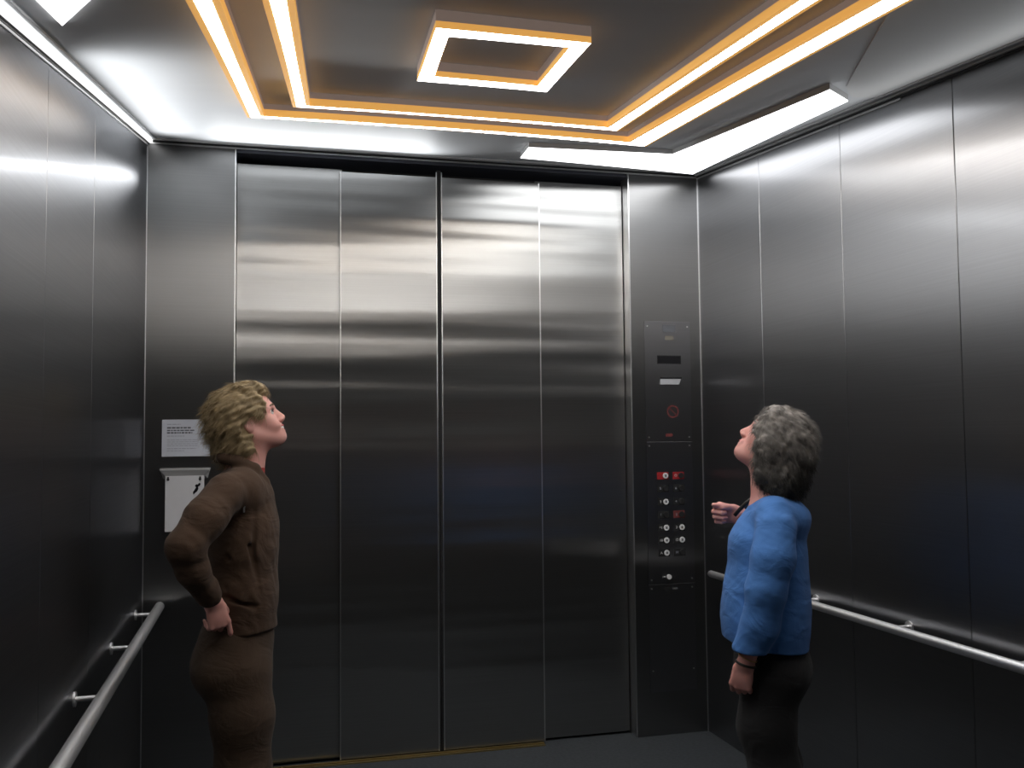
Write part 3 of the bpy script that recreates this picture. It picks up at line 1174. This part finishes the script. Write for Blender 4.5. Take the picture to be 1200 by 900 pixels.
BROWN2 = cloth_mat('brown_trouser_cloth', (.038, .021, .0105), (.060, .034, .0175), 400)
REDS = cloth_mat('red_shirt_cloth', (.30, .02, .02), (.40, .04, .03))
BLUE = cloth_mat('blue_knit', (.045, .155, .44), (.072, .215, .55), 320, fold=.008)
BLACKC = cloth_mat('black_trouser_cloth', (.010, .010, .011), (.018, .018, .020), 400, .9, .05)
SHOE = plain('dark_shoe_leather', (.02, .015, .012), .4)
GOLD = plain('gold_band', (.65, .45, .18), .3, 1.0)
DARKBAND = plain('dark_bracelet', (.02, .018, .015), .5)

HV = .0032

# ---------------------------------------------------------------- woman in brown, faces right, near side = her right (y < 0)
A = Figure(280, 3.2, 1, 'person', 'person with short blond hair in brown jacket, hand on hip, smiling up at the ceiling')
L = A.L
RA = rot_pitch(24)
OA = L(294, 494)
sA = .93
B = Sdf((-.36, -.46, .0), (.30, .36, 1.78), HV)
HP = build_head(B, OA, RA, sA, True)
# neck, torso, legs
nb = L(283, 556)
B.cap(HP(-.028, 0, -.045), nb, .050, .056, .03)
B.cap(HP(-.005, 0, -.050), L(292, 556), .040, .046, .03)
B.cap(nb + [0, -.12, -.045], nb + [0, .12, -.045], .050, .050, .05)
B.chain([L(280, 590), L(284, 650), L(280, 700), L(276, 750)], [.088, .080, .085, .100], .05, n=(0, 1, 0), f=1.35)
for y in (-1, 1):
    kn = np.array([.015, y * .095, .47])
    an = np.array([-.01, y * .10, .09])
    B.chain([L(274, 775, y * .085), kn, an], [.085, .056, .040], .03)
    B.chain([an, an + [.06, 0, -.050], an + [.15, y * .01, -.062]], [.038, .032, .024], .02)
shR, elR, wrR = L(262, 580, -.165), L(217, 642, -.275), L(249, 706, -.185)
B.chain([shR, elR, wrR], [.046, .040, .027], .02)
shL, elL, wrL = L(268, 580, .165), L(262, 668, .235), L(283, 735, .175)
B.chain([shL, elL, wrL], [.046, .038, .027], .02)
hand(B, wrR + [.004, .0, -.004], L(259, 742, -.165) - wrR, (-.35, 1, -.1), (1, 0, 0), [(8, 10, 8), (55, 45, 30), (62, 50, 30), (66, 50, 30)], (.8, .5, .5), .93)
hand(B, wrL, (.25, -.1, -1), (-.3, -1, 0), (1, 0, 0), [(25, 30, 20)] * 4, (.8, .5, .3), .93)
bodyA = B.mesh('body', SKIN_A, A.root, 1)
face_parts(HP, RA, sA, A.root, bodyA, LIPS, BROWM, IRIS_B, True)

# hair: short, full, swept back from the forehead, flicks at the ear and nape
H = Sdf(OA + [-.24, -.17, -.20], OA + [.16, .17, .20], .0026)
he = lambda c, r, k=.02, mode='add', R2=None: H.ell(HP(*c), np.array(r) * sA, RA if R2 is None else RA @ R2, k, mode)
he((-.030, 0, .050), (.108, .092, .098))
he((-.070, 0, .015), (.085, .090, .095), .03)
he((.030, 0, .100), (.062, .062, .034), .025)
he((.066, .010, .095), (.028, .045, .020), .02)
for y in (-1, 1):
    he((.000, y * .060, .040), (.070, .032, .055), .02)
    he((-.045, y * .070, -.010), (.045, .028, .045), .02)
    he((.028, y * .064, .056), (.024, .012, .030), .015)
    he((-.060, y * .050, -.065), (.050, .035, .050), .025)
he((-.100, 0, -.050), (.050, .070, .060), .03)
he((-.095, 0, -.105), (.034, .058, .040), .03)
# open the face and the ear
he((.119, 0, -.043), (.085, .11, .108), .012, 'sub')
he((.055, 0, -.085), (.085, .12, .085), .012, 'sub')
for y in (-1, 1):
    he((.012, y * .105, -.020), (.060, .050, .036), .010, 'sub')
    he((-.034, y * .076, .022), (.050, .016, .012), .012)
sl, X, Y, Z = H.region(H.lo, H.lo + H.h * H.n)
wv = .0026 * np.sin(95 * Z + 42 * X + 3.0 * np.sin(31 * Y + 22 * X)) + .0022 * np.sin(190 * Y + 70 * Z + 2.5 * np.sin(60 * X)) + .0022 * np.sin(260 * Z - 120 * X + 2 * np.sin(90 * Y))
H.g = H.g + wv.astype(np.float32)
hairA = H.mesh('hair', BLOND, A.root, 1)
strands('hair_strands', HP, hairA, 5200, lambda p: RA @ np.array([-.9, 0, -.55]), BLOND, hairA, .042, .0008, .007, 3)

# jacket
J = Sdf((-.36, -.44, .68), (.24, .38, 1.50), HV)
J.cap(nb + [-.005, -.115, -.040], nb + [-.005, .115, -.040], .060, .060, .05)
J.chain([L(283, 588), L(284, 640), L(284, 690), L(285, 742)], [.108, .107, .106, .112], .05, n=(0, 1, 0), f=1.42)
J.ell(L(293, 612), (.085, .13, .075), None, .04)
J.chain([L(264, 578, -.165), L(240, 608, -.235), elR, L(226, 668, -.25), wrR + (elR - wrR) * .12], [.064, .060, .054, .046, .037], .028)
J.chain([L(268, 578, .165), elL, wrL + (elL - wrL) * .12], [.068, .060, .038], .028)
J.cut(L(285, 736), (.06, 0, -1), .006)
# cuffs and hem as slightly thicker bands
hb = L(285, 729)
J.cap(wrR + (elR - wrR) * .16, wrR + (elR - wrR) * .28, .040, .042, .006)
J.wrinkle(.0032, (26, 18, 22), 5, 5)
J.wrinkle(.0016, (60, 50, 55), 8, 4)
for a_, b_, r_ in (((238, 640), (268, 655), .010), ((243, 655), (262, 690), .010), ((232, 668), (250, 672), .006), ((292, 640), (306, 690), .008), ((262, 700), (300, 712), .007), ((228, 640), (246, 634), .006), ((220, 656), (240, 660), .006), ((300, 600), (296, 650), .006)):
    J.cap(L(*a_, -.20 if a_[0] < 250 else -.155), L(*b_, -.20 if b_[0] < 250 else -.155), r_, r_ * .6, .012, 'sub')
# collar: stands at the nape, folds over and points forward
for y in (-1, 1):
    J.chain([L(256, 536, 0), L(262, 536, y * .052), L(280, 541, y * .070), L(298, 550, y * .060), L(311, 564, y * .038)], [.017, .019, .020, .019, .013], .012)
J.cap(L(293, 520), L(289, 560), .056, .050, .008, 'sub')
J.cap(L(300, 545), L(308, 566), .034, .016, .010, 'sub')
jk = J.mesh('jacket', BROWN, A.root, 1)
bm = bmesh.new()
zp = L(286, 596, -.163)
bx(bm, zp - [.003, .008, .012], zp + [.003, .0, .004], .001)
cyl(bm, zp + [0, -.008, .006], zp + [0, 0, .006], .004, 12)
bm_obj('zip_pull', bm, EDGE, jk)
U = Sdf(L(292, 552) - [.09, .09, .08], L(292, 530) + [.09, .09, .06], .003)
U.cap(L(292, 542), L(288, 578), .052, .060, .01)
U.cap(L(297, 528), L(292, 543), .056, .0505, .004, 'sub')
U.mesh('shirt_collar', REDS, A.root, 1)
# trousers
T = Sdf((-.24, -.26, .02), (.22, .26, .96), HV)
T.chain([L(284, 722), L(277, 752), L(273, 780)], [.100, .108, .118], .05, n=(0, 1, 0), f=1.35)
T.ell(L(257, 782), (.085, .15, .085), None, .05)
for y in (-1, 1):
    T.chain([L(279, 790, y * .075), L(284, 840, y * .085), np.array([.020, y * .092, .47]), np.array([.0, y * .10, .06])], [.104, .096, .086, .082], .035)
T.cut((0, 0, .035), (0, 0, -1))
T.cut(L(285, 727), (0, 0, 1))
for y in (-1, 1):
    T.cap((.0, y * .10, .0), (.0, y * .10, .07), .060, .055, .006, 'sub')
T.wrinkle(.0035, (14, 14, 10), 12, 5)
for a_, b_, r_ in (((232, 765), (256, 774), .006),):
    T.cap(L(*a_, -.15), L(*b_, -.175), r_ * .5, r_ * .3, .016, 'sub')
T.mesh('trousers', BROWN2, A.root, 1)


def shoes(fig, ys, x0=-.01):
    for y in ys:
        q = Sdf((x0 - .12, y - .08, -.01), (x0 + .24, y + .08, .16), .003)
        q.chain([(x0 - .02, y, .045), (x0 + .06, y, .042), (x0 + .16, y, .030)], [.045, .040, .034], .02, n=(0, 1, 0), f=1.05)
        q.cap((x0, y, .05), (x0 - .005, y, .11), .050, .046, .02)
        q.cap((x0, y, .09), (x0, y, .16), .040, .045, .004, 'sub')
        q.cut((0, 0, .0), (0, 0, -1), .004)
        q.mesh('shoe', SHOE, fig.root, 1)


shoes(A, (-.10, .10))

# ---------------------------------------------------------------- woman in blue, faces left, near side = her left (y > 0)
F = Figure(908, 3.2, -1, 'person', 'person with curly grey hair in blue top and black trousers, head tipped far back')
L = F.L
RB = rot_pitch(37)
OB = L(906, 519)
sB = .94
B = Sdf((-.30, -.36, .0), (.36, .36, 1.66), HV)
HQ = build_head(B, OB, RB, sB)
nb = L(908, 590)
B.cap(HQ(-.028, 0, -.040), nb, .052, .058, .03)
B.cap(HQ(.005, 0, -.055), L(896, 588), .040, .044, .03)
B.cap(nb + [0, -.12, -.030], nb + [0, .12, -.030], .046, .046, .05)
B.chain([L(904, 620), L(900, 680), L(900, 740), L(903, 770)], [.088, .095, .105, .110], .05, n=(0, 1, 0), f=1.25)
for y in (-1, 1):
    kn = np.array([.02, y * .085, .44])
    an = np.array([-.01, y * .09, .09])
    B.chain([L(903, 790, y * .08), kn, an], [.085, .056, .040], .03)
    B.chain([an, an + [.06, 0, -.050], an + [.14, y * .01, -.062]], [.038, .032, .024], .02)
shN, elN, wrN = L(908, 614, .170), L(898, 692, .215), L(874, 777, .195)
B.chain([shN, elN, wrN], [.046, .042, .027], .02)
hand(B, wrN + (wrN - elN) * .03, L(866, 812, .175) - wrN, (-.3, -1, 0), (1, 0, 0), [(38, 48, 30), (46, 55, 35), (50, 58, 35), (52, 58, 35)], (.75, .30, .6), .94)
shF, elF, wrF = L(900, 614, -.165), L(888, 676, -.235), L(868, 604, -.150)
B.chain([shF, elF, wrF], [.046, .042, .027], .02)
hand(B, wrF + [.004, 0, 0], (1, .0, .15), (.05, .95, -.15), (0, 0, 1), [(72, 92, 55), (76, 95, 55), (78, 95, 55), (80, 95, 55)], (.75, .2, .6), .94)
bodyB = B.mesh('body', SKIN_B, F.root, 1)
face_parts(HQ, RB, sB, F.root, bodyB, LIPS, GREYBROW, IRIS_B)

# hair: curly, to the nape, hangs back from the tipped head
H = Sdf(OB + [-.26, -.17, -.30], OB + [.16, .17, .20], .0026)
H.ell(L(916, 521), (.098, .100, .098), None, .02)
H.ell(L(903, 512), (.052, .085, .062), None, .03)
H.ell(L(931, 530), (.060, .088, .075), None, .03)
H.ell(L(918, 556), (.080, .095, .070), None, .03)
H.ell(L(915, 572), (.062, .088, .042), None, .03)
for y in (-1, 1):
    H.ell(L(897, 530, y * .058), (.038, .030, .050), None, .02)
    H.ell(L(896, 552, y * .056), (.036, .028, .050), None, .02)
H.ell(HQ(-.020, 0, .036), np.array([.106, .088, .104]) * sB, RB, .02)
H.ell(HQ(.040, 0, .070), np.array([.050, .070, .052]) * sB, RB, .02)
H.cap(L(858, 494), L(850, 530), .050, .060, .010, 'sub', n=(0, 1, 0), f=2.0)
H.cap(L(868, 540), L(878, 588), .036, .030, .012, 'sub', n=(0, 1, 0), f=3.0)
sl, X, Y, Z = H.region(H.lo, H.lo + H.h * H.n)
wv = .0022 * np.sin(120 * Z + 60 * X + 2.5 * np.sin(80 * Y + 50 * X)) + .0018 * np.sin(110 * Y + 90 * X + 2.5 * np.sin(85 * Z)) + .0014 * np.sin(230 * X - 190 * Z + 2 * np.sin(140 * Y))
H.g = H.g + wv.astype(np.float32)
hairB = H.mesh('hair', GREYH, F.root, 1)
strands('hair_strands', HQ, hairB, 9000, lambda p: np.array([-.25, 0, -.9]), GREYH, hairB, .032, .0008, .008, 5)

# blue top
J = Sdf((-.26, -.34, .72), (.34, .36, 1.40), HV)
J.cap(nb + [0, -.125, -.030], nb + [0, .125, -.030], .060, .060, .05)
J.chain([L(903, 622), L(901, 650), L(898, 690), L(897, 724), L(899, 765)], [.104, .114, .128, .134, .138], .05, n=(0, 1, 0), f=1.28)
J.ell(L(884, 634), (.075, .13, .065), None, .05)
J.ell(L(925, 608), (.070, .14, .060), None, .04)
cuN = wrN + (elN - wrN) * .18
J.chain([L(909, 620, .165), L(906, 655, .205), elN, L(890, 735, .205), cuN], [.064, .066, .061, .056, .053], .022)
cuF = wrF + (elF - wrF) * .30
J.chain([L(900, 616, -.165), elF, cuF], [.068, .060, .044], .03)
J.cut(L(900, 752), (.14, 0, -1), .006)
J.wrinkle(.0026, (26, 20, 16), 21, 5)
J.wrinkle(.0015, (55, 55, 60), 23, 4)
for a_, b_, r_ in (((925, 640), (914, 670), .011), ((916, 660), (922, 690), .010), ((866, 625), (886, 640), .007), ((852, 665), (884, 662), .009), ((858, 690), (880, 716), .008),
                   ((928, 676), (944, 680), .007), ((926, 700), (944, 712), .006), ((884, 650), (880, 700), .008), ((880, 700), (876, 740), .008)):
    J.cap(L(*a_, .165), L(*b_, .165), r_, r_ * .6, .014, 'sub')
J.cap(wrN + (wrN - elN) * .2, cuN + (elN - wrN) * .06, .042, .045, .004, 'sub')
J.cap(L(906, 560), L(901, 598), .062, .056, .008, 'sub')
J.cap(L(890, 570), L(893, 592), .040, .034, .008, 'sub')
J.mesh('top', BLUE, F.root, 1)
T = Sdf((-.26, -.26, .02), (.24, .26, .92), HV)
T.chain([L(900, 742), L(902, 775)], [.112, .118], .05, n=(0, 1, 0), f=1.3)
T.ell(L(920, 785), (.080, .15, .085), None, .05)
for y in (-1, 1):
    T.chain([L(903, 795, y * .075), L(898, 850, y * .082), np.array([.025, y * .088, .44]), np.array([.0, y * .09, .06])], [.098, .088, .078, .074], .035)
T.cut((0, 0, .035), (0, 0, -1))
T.cut(L(900, 738), (0, 0, 1))
for y in (-1, 1):
    T.cap((.0, y * .09, .0), (.0, y * .09, .07), .055, .050, .006, 'sub')
T.wrinkle(.0030, (14, 14, 10), 31, 5)
T.mesh('trousers', BLACKC, F.root, 1)
shoes(F, (-.09, .09))


# bracelets worn on the near wrist
def bangle(name, c, axis, r, th, m, parent, squash=1.0):
    axis = Vector(axis).normalized()
    u = axis.orthogonal().normalized()
    w = axis.cross(u)
    n, k = 36, 10
    vs, fs = [], []
    for i in range(n):
        a = 2 * math.pi * i / n
        rad = u * math.cos(a) + w * math.sin(a)
        for j in range(k):
            b = 2 * math.pi * j / k
            vs.append(Vector(c) + rad * (r + th * math.cos(b)) + axis * th * math.sin(b) * squash)
    for i in range(n):
        for j in range(k):
            fs.append((i * k + j, ((i + 1) % n) * k + j, ((i + 1) % n) * k + (j + 1) % k, i * k + (j + 1) % k))
    return mesh_obj(name, vs, fs, m, parent, True)


ax = wrN - elN
bangle('bracelet', wrN + ax * .01, ax + np.array([0, .02, 0]), .0305, .0028, DARKBAND, F.root, 1.4)['label'] = 'dark bracelet'
bangle('bracelet', wrN - ax * .09, ax + np.array([.04, 0, 0]), .0320, .0018, GOLD, F.root)['label'] = 'thin gold bracelet'
# dark cord held in the raised fist and running to the shoulder
cordp = [L(861, 604, -.11), L(867, 597, -.105), L(874, 590, -.09), L(882, 584, -.07)]
tube('strap', [Vector(p) for p in cordp], .007, DARKBAND, F.root, 10)
